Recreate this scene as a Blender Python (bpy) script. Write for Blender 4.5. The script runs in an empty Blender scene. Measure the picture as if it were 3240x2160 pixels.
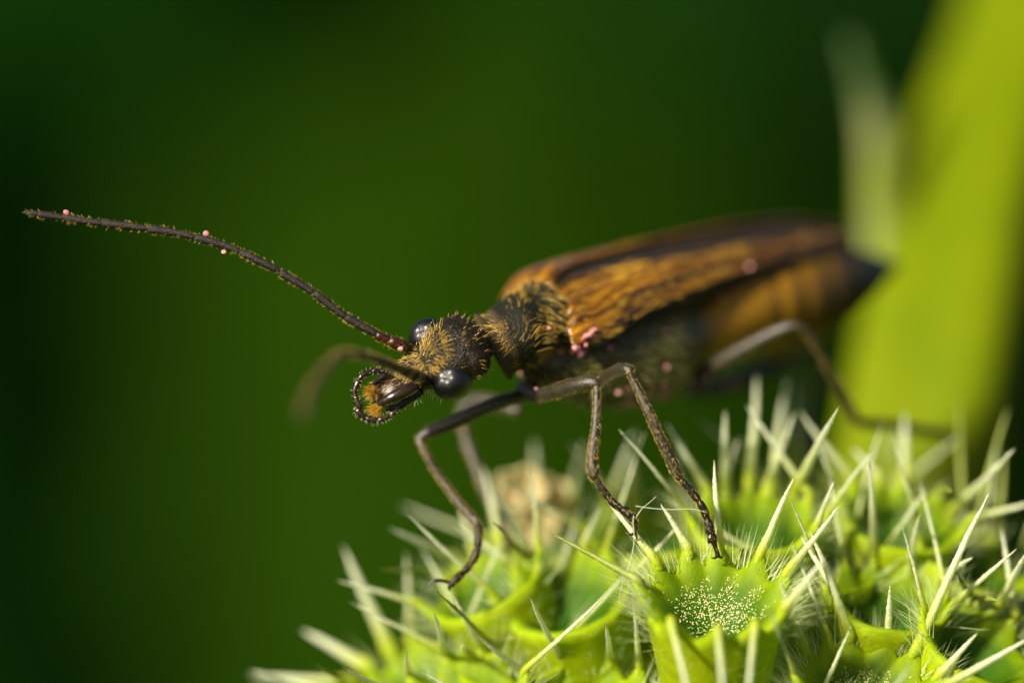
import bpy, math, random
import numpy as np
from mathutils import Vector, Matrix
from mathutils.bvhtree import BVHTree

random.seed(7)
rng = np.random.default_rng(11)
# One Blender unit is one millimetre: the beetle is about nine units long.
scene = bpy.context.scene
scene.unit_settings.system = 'METRIC'
scene.unit_settings.scale_length = 0.001
scene.unit_settings.length_unit = 'MILLIMETERS'

# ------------------------------------------------------------------ camera
S = 250.0          # photograph pixels per millimetre in the plane of focus
D = 100.0          # distance from the lens to the plane of focus
PITCH = math.radians(10)
R_ = np.array([1.0, 0.0, 0.0])
U_ = np.array([0.0, math.sin(PITCH), math.cos(PITCH)])
B_ = np.array([0.0, -math.cos(PITCH), math.sin(PITCH)])      # towards the camera
ROT = np.stack([R_, U_, B_])                                  # rows: view axes in world space
cam_data = bpy.data.cameras.new('camera')
cam = bpy.data.objects.new('camera', cam_data)
scene.collection.objects.link(cam)
cam.location = B_ * D
cam.rotation_euler = Matrix((R_, U_, B_)).transposed().to_euler()
cam_data.sensor_width = 36
cam_data.lens = 36 * D / (3240 / S)
cam_data.clip_start = 1.0
cam_data.clip_end = 200000
cam_data.dof.use_dof = True
cam_data.dof.focus_distance = D + 0.18
APERTURE = 6.8     # diameter of the pupil in mm
cam_data.dof.aperture_fstop = cam_data.lens * 1e-3 / APERTURE
scene.camera = cam

# ------------------------------------------------------------------ light
L_view = np.array([-0.59, 0.42, 0.69]); L_view /= np.linalg.norm(L_view)
L_w = L_view @ ROT
sun_elev = math.asin(L_w[2]); sun_az = math.atan2(L_w[0], L_w[1])
world = bpy.data.worlds.new('World'); scene.world = world; world.use_nodes = True
wn = world.node_tree.nodes; wl = world.node_tree.links
bg = wn['Background']; sky = wn.new('ShaderNodeTexSky')
sky.sky_type = 'NISHITA'; sky.sun_disc = False
sky.dust_density = 4.0; sky.air_density = 0.7; sky.ozone_density = 0.3
sky.sun_elevation = sun_elev; sky.sun_rotation = sun_az
wl.new(sky.outputs[0], bg.inputs[0]); bg.inputs[1].default_value = 0.05
sd = bpy.data.lights.new('sun', 'SUN'); sd.energy = 5.0; sd.angle = math.radians(6.0); sd.color = (1.0, 0.92, 0.76)
so = bpy.data.objects.new('sun', sd); scene.collection.objects.link(so)
so.rotation_euler = Vector(L_w).to_track_quat('Z', 'Y').to_euler()
so.location = L_w * 60
scene.view_settings.view_transform = 'Standard'
scene.view_settings.look = 'None'
scene.view_settings.exposure = 0.85
scene.view_settings.gamma = 1.0
scene.cycles.use_denoising = True
scene.cycles.use_adaptive_sampling = False
scene.cycles.max_bounces = 8
scene.cycles.sample_clamp_indirect = 4.0

# ------------------------------------------------------------------ helpers
def P(px, py, d=0.0):
    """photograph pixel + depth behind the plane of focus (mm) -> view coordinates (right, up, nearer)"""
    k = (D + d) / D
    return np.array([(px - 1620) / S * k, (1080 - py) / S * k, -d])

def nrm(v):
    v = np.asarray(v, float)
    return v / (np.linalg.norm(v, axis=-1, keepdims=True) + 1e-12)

WLOC = {}
def mk(name, V, faces, mat, parent=None, attrs=None, smooth=True, kind=None, label=None, cat=None, group=None, origin=None):
    """one mesh object out of view-space vertices"""
    V = np.asarray(V, float) @ ROT
    org = V.mean(0) if origin is None else np.asarray(origin, float) @ ROT
    me = bpy.data.meshes.new(name)
    Vl = (V - org).astype(np.float32)
    groups = faces if isinstance(faces, list) else [faces]
    groups = [np.asarray(g, np.int32) for g in groups if len(g)]
    me.vertices.add(len(Vl)); me.vertices.foreach_set('co', Vl.ravel())
    nl = sum(g.size for g in groups); npoly = sum(len(g) for g in groups)
    me.loops.add(nl); me.polygons.add(npoly)
    me.loops.foreach_set('vertex_index', np.concatenate([g.ravel() for g in groups]))
    tot = np.concatenate([np.full(len(g), g.shape[1], np.int32) for g in groups])
    me.polygons.foreach_set('loop_start', np.concatenate([[0], np.cumsum(tot)[:-1]]).astype(np.int32))
    me.polygons.foreach_set('loop_total', tot)
    me.update(calc_edges=True); me.validate()
    me.polygons.foreach_set('use_smooth', np.full(len(me.polygons), smooth))
    for k, a in (attrs or {}).items():
        at = me.attributes.new(k, 'FLOAT', 'POINT'); at.data.foreach_set('value', np.asarray(a, np.float32))
    if mat: me.materials.append(mat)
    o = bpy.data.objects.new(name, me); scene.collection.objects.link(o)
    place(o, org, parent)
    tag(o, label, cat, group, kind)
    return o

def place(o, org, parent):
    WLOC[o.name] = np.asarray(org, float)
    if parent is not None:
        o.parent = parent
        o.location = WLOC[o.name] - WLOC[parent.name]
    else:
        o.location = org

def tag(o, label=None, cat=None, group=None, kind=None):
    if label: o['label'] = label
    if cat: o['category'] = cat
    if group: o['group'] = group
    if kind: o['kind'] = kind

def empty(name, at, label=None, cat=None, parent=None, group=None):
    o = bpy.data.objects.new(name, None); scene.collection.objects.link(o); o.empty_display_size = 0.2
    place(o, np.asarray(at, float) @ ROT, parent); tag(o, label, cat, group)
    return o

def catmull(pts, n):
    """resample rows of pts to n rows along a centripetal-ish Catmull-Rom curve"""
    pts = np.asarray(pts, float)
    if len(pts) == 2:
        t = np.linspace(0, 1, n)[:, None]; return pts[0] * (1 - t) + pts[1] * t
    seg = np.linalg.norm(np.diff(pts[:, :3], axis=0), axis=1) + 1e-6
    cum = np.concatenate([[0], np.cumsum(seg)])
    T = np.linspace(0, cum[-1], n)
    m = np.zeros_like(pts)
    m[1:-1] = (pts[2:] - pts[:-2]) / (cum[2:] - cum[:-2])[:, None]
    m[0] = (pts[1] - pts[0]) / seg[0]; m[-1] = (pts[-1] - pts[-2]) / seg[-1]
    i = np.clip(np.searchsorted(cum, T, side='right') - 1, 0, len(pts) - 2)
    h = seg[i]; u = ((T - cum[i]) / h)[:, None]; h = h[:, None]
    return ((2*u**3 - 3*u**2 + 1) * pts[i] + (u**3 - 2*u**2 + u) * h * m[i]
            + (-2*u**3 + 3*u**2) * pts[i+1] + (u**3 - u**2) * h * m[i+1])

def frames(C):
    T = nrm(np.gradient(C, axis=0))
    a = np.array([0, 0, 1.0]) if abs(T[0][2]) < 0.9 else np.array([0, 1.0, 0])
    N = np.zeros_like(C); n = nrm(a - T[0] * (a @ T[0]))
    for i in range(len(C)):
        n = nrm(n - T[i] * (n @ T[i])); N[i] = n
    return T, N, np.cross(T, N)

def grid_faces(nu, nv, wrap):
    i, j = np.meshgrid(np.arange(nu - 1), np.arange(nv if wrap else nv - 1), indexing='ij')
    j2 = (j + 1) % nv
    return np.stack([i*nv + j, i*nv + j2, (i+1)*nv + j2, (i+1)*nv + j], -1).reshape(-1, 4)

def tube(pts, n=24, sides=10, jitter=0.0, flat=None, cap=True):
    """pts rows: x, y, z, radius -> verts, [quads, tris], attribute along"""
    A = catmull(pts, n); C, r = A[:, :3], np.maximum(A[:, 3], 1e-4)
    if jitter: r = r * (1 + jitter * rng.standard_normal(n))
    r = np.maximum(r, 1e-4)
    if cap:     # rounded ends
        T, _, _ = frames(C)
        C = np.vstack([C[0] - T[0]*r[0]*0.7, C[0] - T[0]*r[0]*0.4, C, C[-1] + T[-1]*r[-1]*0.4, C[-1] + T[-1]*r[-1]*0.7])
        r = np.concatenate([[r[0]*0.1, r[0]*0.7], r, [r[-1]*0.7, r[-1]*0.1]])
    T, N, Bn = frames(C)
    th = np.linspace(0, 2*np.pi, sides, endpoint=False)
    ca, sa = np.cos(th), np.sin(th)
    if flat is not None:
        N = nrm(flat - T * (T @ np.asarray(flat))[:, None]); Bn = np.cross(T, N); ca = ca * 0.5
    V = C[:, None] + r[:, None, None] * (ca[None, :, None]*N[:, None] + sa[None, :, None]*Bn[:, None])
    nu = len(C)
    t = np.repeat(np.linspace(0, 1, nu), sides)
    q = grid_faces(nu, sides, True)
    e0 = np.arange(sides)[::-1][None]; e1 = (np.arange(sides) + (nu-1)*sides)[None]
    return V.reshape(-1, 3), [q, e0, e1], t

def merge(parts):
    """several (V, faces, t) -> one"""
    Vs, fs, ts, o = [], {}, [], 0
    for V, F, t in parts:
        for g in F:
            g = np.asarray(g)
            if len(g): fs.setdefault(g.shape[1], []).append(g + o)
        Vs.append(V); ts.append(t); o += len(V)
    return np.vstack(Vs), [np.vstack(v) for v in fs.values()], np.concatenate(ts)

def ellipsoid(c, ax, rad, nu=24, nv=32):
    th = np.linspace(0.02, np.pi - 0.02, nu); ph = np.linspace(0, 2*np.pi, nv, endpoint=False)
    a, b = np.meshgrid(th, ph, indexing='ij')
    loc = np.stack([np.cos(a)*rad[0], np.sin(a)*np.cos(b)*rad[1], np.sin(a)*np.sin(b)*rad[2]], -1).reshape(-1, 3)
    V = np.asarray(c) + loc @ np.asarray(ax)
    return V, [grid_faces(nu, nv, True)[:, ::-1], np.arange(nv)[None], (np.arange(nv) + (nu-1)*nv)[::-1][None]], np.zeros(len(V))

def fuse(parts, voxel, smooth_it=6):
    """weld overlapping closed shapes into one continuous skin"""
    V, F, t = merge(parts)
    o = mk('tmp', V, F, None, origin=(0, 0, 0))
    m = o.modifiers.new('r', 'REMESH'); m.mode = 'VOXEL'; m.voxel_size = voxel
    s = o.modifiers.new('s', 'SMOOTH'); s.factor = 0.5; s.iterations = smooth_it
    dg = bpy.context.evaluated_depsgraph_get(); ev = o.evaluated_get(dg); me = ev.to_mesh()
    Vo = np.empty(len(me.vertices)*3, np.float32); me.vertices.foreach_get('co', Vo); Vo = Vo.reshape(-1, 3) @ ROT.T
    q = [tuple(p.vertices) for p in me.polygons]
    ev.to_mesh_clear(); bpy.data.objects.remove(o, do_unlink=True)
    fs = {}
    for p in q: fs.setdefault(len(p), []).append(p)
    return Vo.astype(float), [np.array(v) for v in fs.values()], np.zeros(len(Vo))

def tris(F):
    out = []
    for g in F:
        g = np.asarray(g)
        if not len(g): continue
        for k in range(1, g.shape[1] - 1): out.append(g[:, [0, k, k+1]])
    return np.vstack(out)

def sample(V, F, n, keep=None):
    T = tris(F); a, b, c = V[T[:, 0]], V[T[:, 1]], V[T[:, 2]]
    cr = np.cross(b - a, c - a); ar = np.linalg.norm(cr, axis=1)
    if keep is not None: ar = ar * keep((a + b + c) / 3, nrm(cr))
    i = rng.choice(len(T), n, p=ar / ar.sum())
    u, v = rng.random(n), rng.random(n); f = u + v > 1; u[f], v[f] = 1 - u[f], 1 - v[f]
    return a[i] + (b-a)[i]*u[:, None] + (c-a)[i]*v[:, None], nrm(cr[i])

def hairs(base, dirs, length, rad, bend=None, seg=3):
    """thin tapered three-sided hairs as one vertex soup"""
    n = len(base); dirs = nrm(dirs)
    length = np.broadcast_to(np.asarray(length, float), (n,)); rad = np.broadcast_to(np.asarray(rad, float), (n,))
    bend = np.zeros((n, 3)) if bend is None else np.broadcast_to(bend, (n, 3))
    x = nrm(np.cross(dirs, rng.standard_normal((n, 3)))); y = np.cross(dirs, x)
    u = np.linspace(0, 1, seg + 1)
    C = base[:, None] + length[:, None, None]*(dirs[:, None]*u[None, :, None] + bend[:, None]*(u**2)[None, :, None])
    rr = rad[:, None]*(1 - u**1.5*0.92)[None]
    th = np.array([0, 2.094, 4.189])
    ring = np.cos(th)[:, None, None]*x[None] + np.sin(th)[:, None, None]*y[None]       # 3,n,3
    V = C[:, :, None] + rr[:, :, None, None]*ring.transpose(1, 0, 2)[:, None]
    per = (seg + 1)*3
    q0 = grid_faces(seg + 1, 3, True)
    q = (q0[None] + (np.arange(n)*per)[:, None, None]).reshape(-1, 4)
    t = np.tile(np.repeat(u, 3), n)
    return V.reshape(-1, 3), [q], t

# ------------------------------------------------------------------ materials
def new_mat(name):
    m = bpy.data.materials.new(name); m.use_nodes = True
    return m, m.node_tree.nodes, m.node_tree.links, m.node_tree.nodes['Principled BSDF']

def ramp(n, l, src, stops):
    r = n.new('ShaderNodeValToRGB'); e = r.color_ramp.elements
    while len(e) < len(stops): e.new(0.5)
    for k, (p, c) in enumerate(stops): e[k].position = p; e[k].color = (*c[:3], 1)
    l.new(src, r.inputs[0]); return r.outputs[0]

def noise(n, l, scale, detail=4, stretch=None):
    t = n.new('ShaderNodeTexNoise'); t.inputs['Scale'].default_value = scale; t.inputs['Detail'].default_value = detail
    tc = n.new('ShaderNodeTexCoord')
    if stretch:
        mp = n.new('ShaderNodeMapping'); mp.inputs['Scale'].default_value = stretch
        l.new(tc.outputs['Object'], mp.inputs[0]); l.new(mp.outputs[0], t.inputs['Vector'])
    else: l.new(tc.outputs['Object'], t.inputs['Vector'])
    return t.outputs[0]

def bump(n, l, p, src, strength, dist):
    b = n.new('ShaderNodeBump'); b.inputs['Strength'].default_value = strength; b.inputs['Distance'].default_value = dist
    l.new(src, b.inputs['Height']); l.new(b.outputs[0], p.inputs['Normal']); return b

def attr(n, name='t'):
    a = n.new('ShaderNodeAttribute'); a.attribute_name = name; return a.outputs['Fac']

def simple(name, col, rough=0.4, col2=None, nscale=8, bs=0.0, bscale=60, spec=0.5, coat=0.0, trans=0.0, tcol=None):
    m, n, l, p = new_mat(name)
    p.inputs['Roughness'].default_value = rough; p.inputs['Specular IOR Level'].default_value = spec
    p.inputs['Coat Weight'].default_value = coat
    if col2 is not None: csrc = ramp(n, l, noise(n, l, nscale), [(0.3, col), (0.7, col2)]); l.new(csrc, p.inputs['Base Color'])
    else: p.inputs['Base Color'].default_value = (*col, 1); csrc = None
    if bs: bump(n, l, p, noise(n, l, bscale), bs, 0.02)
    if trans: add_trans(m, p, trans, csrc, tcol or col)
    return m

def add_trans(m, p, fac, csrc, col):
    n, l = m.node_tree.nodes, m.node_tree.links
    t = n.new('ShaderNodeBsdfTranslucent'); x = n.new('ShaderNodeMixShader'); x.inputs[0].default_value = fac
    if csrc is not None: l.new(csrc, t.inputs[0])
    else: t.inputs[0].default_value = (*col, 1)
    out = n['Material Output']
    l.new(p.outputs[0], x.inputs[1]); l.new(t.outputs[0], x.inputs[2]); l.new(x.outputs[0], out.inputs[0])

M = {}
M['chitin'] = simple('black_chitin', (0.007, 0.006, 0.003), 0.36, (0.014, 0.011, 0.004), 12, 0.5, 45, spec=.35)
def m_head():
    m, n, l, p = new_mat('bronze_chitin')
    c = ramp(n, l, noise(n, l, 9, 4), [(0.35, (0.006, 0.005, 0.002)), (0.65, (0.016, 0.011, 0.004))]); l.new(c, p.inputs['Base Color'])
    p.inputs['Metallic'].default_value = 0.0; p.inputs['Roughness'].default_value = 0.42; p.inputs['Specular IOR Level'].default_value = 0.22
    v = n.new('ShaderNodeTexVoronoi'); v.inputs['Scale'].default_value = 42; tc = n.new('ShaderNodeTexCoord'); l.new(tc.outputs['Object'], v.inputs['Vector'])
    bump(n, l, p, v.outputs['Distance'], 0.7, 0.02); return m
M['head'] = m_head()
M['leg'] = simple('leg_chitin', (0.014, 0.011, 0.005), 0.40, (0.028, 0.022, 0.008), 10, 0.5, 55, spec=.75)
M['leg'].node_tree.nodes['Principled BSDF'].inputs['Sheen Weight'].default_value = 0.14
M['leg'].node_tree.nodes['Principled BSDF'].inputs['Sheen Tint'].default_value = (0.75, 0.66, 0.40, 1)
M['leg'].node_tree.nodes['Principled BSDF'].inputs['Sheen Roughness'].default_value = 0.35
M['shine'] = simple('polished_chitin', (0.010, 0.008, 0.006), 0.16, (0.03, 0.015, 0.008), 9, 0.25, 25)
M['antenna'] = simple('antenna_chitin', (0.008, 0.007, 0.005), 0.42, (0.018, 0.014, 0.010), 20, 0.8, 70, spec=.3)
M['eye'] = simple('eye_facets', (0.003, 0.003, 0.003), 0.26, spec=0.9)
M['red'] = simple('reddish_chitin', (0.045, 0.010, 0.003), 0.3, (0.012, 0.005, 0.002), 14, .4, 40)
M['gold_hair'] = simple('golden_hair', (0.66, 0.44, 0.08), 0.2, spec=.9, trans=0.3)
M['pale_hair'] = simple('pale_hair', (0.72, 0.70, 0.46), 0.4, trans=0.4)
M['olive_hair'] = simple('olive_hair', (0.36, 0.33, 0.10), 0.35, trans=0.3)
M['white_hair'] = simple('white_plant_hair', (0.80, 0.88, 0.46), 0.3, trans=0.5)
M['orange_hair'] = simple('orange_hair', (0.86, 0.52, 0.05), 0.2, spec=.9, trans=0.3)
M['brush'] = simple('yellow_mouth_brush', (0.55, 0.31, 0.03), 0.25, spec=.8, trans=0.35)
M['wing'] = simple('folded_wing', (0.010, 0.007, 0.003), 0.45, (0.03, 0.018, 0.006), 5)
def m_pollen():
    m, n, l, p = new_mat('pink_pollen')
    oi = n.new('ShaderNodeObjectInfo')
    c = ramp(n, l, oi.outputs['Random'], [(0.0, (0.62, 0.20, 0.20)), (0.5, (0.80, 0.33, 0.38)), (1.0, (0.85, 0.46, 0.42))]); l.new(c, p.inputs['Base Color'])
    p.inputs['Roughness'].default_value = 0.4; bump(n, l, p, noise(n, l, 60, 3), 0.4, 0.01); add_trans(m, p, 0.35, c, None); return m
M['pollen'] = m_pollen()
M['silk'] = simple('silk', (0.75, 0.78, 0.6), 0.25, trans=0.3)

def m_elytra():
    m, n, l, p = new_mat('amber_wing_case')
    cb = n.new('ShaderNodeCombineXYZ'); tx = n.new('ShaderNodeTexNoise'); tx.inputs['Scale'].default_value = 1.0; tx.inputs['Detail'].default_value = 5
    for k, (a, sc) in enumerate((('s', 10.0), ('t', 3.0))):
        q = n.new('ShaderNodeMath'); q.operation = 'MULTIPLY'; q.inputs[1].default_value = sc; l.new(attr(n, a), q.inputs[0]); l.new(q.outputs[0], cb.inputs[k])
    l.new(cb.outputs[0], tx.inputs['Vector'])
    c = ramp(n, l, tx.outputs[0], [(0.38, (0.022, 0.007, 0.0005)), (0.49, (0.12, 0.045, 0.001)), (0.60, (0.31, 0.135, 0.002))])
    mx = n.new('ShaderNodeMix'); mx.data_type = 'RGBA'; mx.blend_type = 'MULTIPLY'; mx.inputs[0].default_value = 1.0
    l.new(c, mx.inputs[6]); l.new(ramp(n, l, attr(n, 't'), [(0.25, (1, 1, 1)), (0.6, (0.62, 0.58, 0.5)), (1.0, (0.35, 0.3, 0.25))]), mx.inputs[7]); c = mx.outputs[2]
    l.new(c, p.inputs['Base Color']); p.inputs['Roughness'].default_value = 0.30; p.inputs['Coat Weight'].default_value = 0.4; p.inputs['Coat Roughness'].default_value = 0.22; p.inputs['Specular IOR Level'].default_value = 0.4
    bump(n, l, p, tx.outputs[0], 0.35, 0.05)
    return m
M['elytra'] = m_elytra()

def m_body():
    m, n, l, p = new_mat('body_chitin')
    c = ramp(n, l, attr(n, 't'), [(0.0, (0.025, 0.024, 0.004)), (0.37, (0.075, 0.072, 0.008)), (0.43, (0.27, 0.135, 0.002)),
                                  (0.60, (0.24, 0.115, 0.002)), (0.77, (0.07, 0.04, 0.002)), (0.90, (0.02, 0.018, 0.004))])
    l.new(c, p.inputs['Base Color']); p.inputs['Roughness'].default_value = 0.4
    bump(n, l, p, noise(n, l, 20, 4), 0.4, 0.03)
    return m
M['body'] = m_body()

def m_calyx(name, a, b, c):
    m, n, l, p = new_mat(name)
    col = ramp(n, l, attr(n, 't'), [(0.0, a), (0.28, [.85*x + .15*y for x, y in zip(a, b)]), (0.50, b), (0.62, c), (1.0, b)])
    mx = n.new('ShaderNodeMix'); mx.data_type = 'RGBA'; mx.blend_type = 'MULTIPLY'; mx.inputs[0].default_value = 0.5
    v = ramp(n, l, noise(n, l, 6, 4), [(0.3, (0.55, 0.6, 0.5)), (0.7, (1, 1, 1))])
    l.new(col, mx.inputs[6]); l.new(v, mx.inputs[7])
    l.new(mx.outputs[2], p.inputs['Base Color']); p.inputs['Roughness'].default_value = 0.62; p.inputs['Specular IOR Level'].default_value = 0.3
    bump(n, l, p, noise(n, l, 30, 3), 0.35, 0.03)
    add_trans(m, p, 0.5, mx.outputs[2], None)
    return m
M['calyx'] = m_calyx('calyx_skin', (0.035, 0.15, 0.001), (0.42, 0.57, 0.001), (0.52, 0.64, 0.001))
M['core'] = simple('receptacle_skin', (0.48, 0.60, 0.002), 0.6, (0.32, 0.46, 0.002), 2, trans=0.3)

def m_spine():
    m, n, l, p = new_mat('spine_skin')
    col = ramp(n, l, attr(n, 't'), [(0.0, (0.42, 0.57, 0.001)), (0.16, (0.54, 0.63, 0.03)), (0.36, (0.70, 0.76, 0.36)), (0.66, (0.80, 0.84, 0.60))])
    l.new(col, p.inputs['Base Color']); p.inputs['Roughness'].default_value = 0.38
    bump(n, l, p, noise(n, l, 40, 4), 0.7, 0.02)
    add_trans(m, p, 0.5, col, None)
    return m
M['spine'] = m_spine()
M['green_spine'] = simple('green_spine_skin', (0.28, 0.36, 0.03), 0.4, (0.40, 0.46, 0.10), 5, 0.5, 40, trans=0.4)
M['gland'] = simple('gland_dot', (0.70, 0.68, 0.30), 0.12, trans=0.2)
M['stem'] = simple('stem_skin', (0.115, 0.170, 0.0), 0.6, (0.150, 0.195, 0.0), 0.9, spec=.1, trans=0.2)
def m_bract():
    m, n, l, p = new_mat('bract_skin')
    col = ramp(n, l, attr(n, 't'), [(0.0, (0.15, 0.21, 0.0)), (0.62, (0.16, 0.21, 0.001)), (0.74, (0.18, 0.21, 0.06)), (0.83, (0.03, 0.075, 0.002))])
    l.new(col, p.inputs['Base Color']); p.inputs['Roughness'].default_value = 0.5; add_trans(m, p, 0.3, col, None); return m
M['bract'] = m_bract()
M['petal'] = simple('withered_petal', (0.82, 0.78, 0.42), 0.6, (0.74, 0.58, 0.30), 2.5, trans=0.5)
M['leaf'] = simple('leaf_blade', (0.0082, 0.0265, 0.0), 0.8, (0.0105, 0.031, 0.0), 0.15, spec=0.02, trans=0.15)
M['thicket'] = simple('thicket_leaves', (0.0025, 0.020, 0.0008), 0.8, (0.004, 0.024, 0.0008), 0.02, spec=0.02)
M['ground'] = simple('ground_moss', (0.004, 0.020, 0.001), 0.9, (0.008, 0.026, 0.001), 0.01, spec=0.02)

# ------------------------------------------------------------------ setting
def ground():
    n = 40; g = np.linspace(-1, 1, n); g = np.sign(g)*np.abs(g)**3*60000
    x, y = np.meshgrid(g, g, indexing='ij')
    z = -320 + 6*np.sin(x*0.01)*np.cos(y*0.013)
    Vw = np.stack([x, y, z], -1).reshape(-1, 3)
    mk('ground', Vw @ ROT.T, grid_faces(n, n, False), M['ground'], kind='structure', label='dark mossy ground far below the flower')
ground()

def leaf_shape(length, width, curl, droop, nu=22, nv=11):
    """leaf blade grid: x along, y across, z up"""
    u = np.linspace(0, 1, nu)[:, None]; v = np.linspace(-1, 1, nv)[None]
    w = width*np.sin(np.pi*np.clip(u, 0.012, 0.988)**0.8)**0.75
    x = u*length + 0*v; y = w*v*(1 + 0*u)
    z = curl*np.abs(v)**1.6*w - droop*length*u**2 + 0.02*length*np.sin(u*24 + np.abs(v)*5)*np.abs(v)
    return np.stack([x, y, z], -1).reshape(-1, 3), grid_faces(nu, nv, False)

def thicket():
    Vs, Fs, o = [], [], 0
    for k in range(420):
        V, F = leaf_shape(rng.uniform(16, 34), rng.uniform(5, 10), 0.3, 0.3, 8, 5)
        A = np.linalg.qr(rng.standard_normal((3, 3)))[0]
        d = rng.uniform(230, 420)
        c = np.array([rng.uniform(-110, 110), rng.uniform(-75, 75), -d])
        Vs.append(V @ A + c); Fs.append(F + o); o += len(V)
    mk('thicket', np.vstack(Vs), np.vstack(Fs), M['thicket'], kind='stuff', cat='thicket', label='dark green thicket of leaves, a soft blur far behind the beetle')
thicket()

def background_plant():
    root_at = P(1700, 9000, 95)
    root = empty('broad_leaved_plant', root_at, 'broad-leaved green plant melting into a smooth blur behind the beetle', 'plant')
    st = [np.append(root_at, 1.6), np.append(P(1750, 5000, 96), 1.3), np.append(P(1650, 2900, 100), 1.0), np.append(P(1500, -1500, 108), 0.4)]
    V, F, t = tube(st, 30, 10); mk('stem', V, F, M['leaf'], root)
    # leaves: base pixel, tip pixel, depth at base and tip, width (mm), roll
    for (b, tp, db, dt, w, roll) in [((1700, 2700), (1500, -150), 92, 98, 7.6, 0.12), ((1700, 2700), (2350, 150), 100, 112, 6.5, 0.25),
                                     ((1600, 3200), (500, 300), 118, 135, 7.5, -0.9)]:
        p0, p1 = P(*b, db), P(*tp, dt); ax = nrm(p1 - p0); Ln = np.linalg.norm(p1 - p0)
        z = nrm(np.array([math.sin(roll), 0.15, 1.0]) - ax*(ax @ np.array([math.sin(roll), 0.15, 1.0]))); y = np.cross(z, ax)
        V, F = leaf_shape(Ln, w, -0.22, 0.05, 30, 15)
        lf = mk('leaf', p0 + V @ np.stack([ax, y, z]), F, M['leaf'], root)
        mid = np.stack([np.linspace(0, Ln*0.97, 12), np.zeros(12), -0.05*Ln*np.linspace(0, .97, 12)**2 + 0.1], -1)
        mid = p0 + mid @ np.stack([ax, y, z])
        V, F, t = tube(np.c_[mid, np.linspace(0.5, 0.1, 12)], 14, 6); mk('midrib', V, F, M['leaf'], lf)
background_plant()

# ------------------------------------------------------------------ the spiny plant
plant = empty('spiny_plant', P(2500, 3400, 5), 'yellow-green spiny flower head with white-tipped spines on a thick stem', 'plant')

def stem():
    pts = [(2520, 3400, 5.0, 1.0), (2640, 2600, 6.0, 1.05), (2840, 1900, 8.5, 1.15), (2970, 1200, 10.5, 1.2), (3070, 700, 12.5, 1.15), (3260, 100, 15.5, 1.0), (3500, -900, 20, 0.9)]
    A = catmull([np.append(P(a, b, c), r) for a, b, c, r in pts], 50)
    C, r = A[:, :3], A[:, 3]; T, N, Bn = frames(C); k = 40
    th = np.linspace(0, 2*np.pi, k, endpoint=False)
    aa = th + 0.30; prof = 0.94/(np.abs(np.cos(aa))**5 + np.abs(np.sin(aa))**5)**0.2 - 0.03*np.cos(4*aa)*(np.cos(4*aa) > .6)       # four-ridged, grooved stem
    V = C[:, None] + (r[:, None]*prof)[..., None]*(np.cos(th)[None, :, None]*N[:, None] + np.sin(th)[None, :, None]*Bn[:, None])
    o = mk('stem', V.reshape(-1, 3), grid_faces(50, k, True), M['stem'], plant)
    # long pale bract standing in front of the stem
    return o
stem_o = stem()

def bracts():
    for pts, mat in [([(2880, 1350, 10.6, .34), (2840, 950, 11.0, .50), (2810, 680, 11.2, .40), (2772, 400, 11.2, .24), (2690, 130, 11.2, .10)], M['bract'])]:
        V, F, t = tube([np.append(P(a, b, c), r) for a, b, c, r in pts], 24, 10, flat=(0.3, 0, 1))
        mk('bract', V, F, mat, plant, {'t': t})
bracts()

V, F, t = ellipsoid(P(2280, 2620, 3.4), np.eye(3), (3.9, 2.7, 1.9), 30, 40)
V = V + 0.06*np.sin(V*7.0)[:, [1, 2, 0]]
core = mk('receptacle', V, F, M['core'], plant)

def funnel(c, n, R, H, teeth, tube_len, lean):
    """cup of a calyx: inner wall, toothed rim and outer tube as one skin"""
    e1 = nrm(np.array([1.0, 0, 0]) - n*n[0]); e2 = np.cross(n, e1)
    K = 96; ph = np.linspace(0, 2*np.pi, K, endpoint=False)
    dlt = np.abs((ph[:, None] - np.array(teeth)[None] + np.pi) % (2*np.pi) - np.pi)
    T = (np.maximum(0, 1 - dlt/0.34)**1.3).max(1)
    rows, at = [], []
    rib = 1 + 0.012*np.cos(ph*10)
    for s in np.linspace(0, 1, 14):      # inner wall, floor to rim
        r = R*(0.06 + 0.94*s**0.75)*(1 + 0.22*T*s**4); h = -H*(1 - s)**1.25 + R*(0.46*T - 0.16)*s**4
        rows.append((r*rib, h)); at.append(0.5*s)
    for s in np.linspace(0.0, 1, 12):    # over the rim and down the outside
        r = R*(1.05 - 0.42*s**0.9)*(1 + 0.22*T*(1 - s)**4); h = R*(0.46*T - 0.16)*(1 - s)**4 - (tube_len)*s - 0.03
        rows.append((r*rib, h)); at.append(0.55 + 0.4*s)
    V = []
    for (r, h), a in zip(rows, at):
        off = lean*max(0, (a - 0.55)/0.4)**1.5
        V.append(c + off + r[:, None]*(np.cos(ph)[:, None]*e1 + np.sin(ph)[:, None]*e2) + np.broadcast_to(h, (K,))[:, None]*n)
    V = np.vstack(V); nu = len(rows)
    return V, [grid_faces(nu, K, True), np.arange(K)[::-1][None], (np.arange(K) + (nu-1)*K)[None]], np.repeat(at, K), e1, e2

def project(v):
    k = D/(D - v[2]); return np.array([1620 + v[0]*k*S, 1080 - v[1]*k*S])

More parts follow.
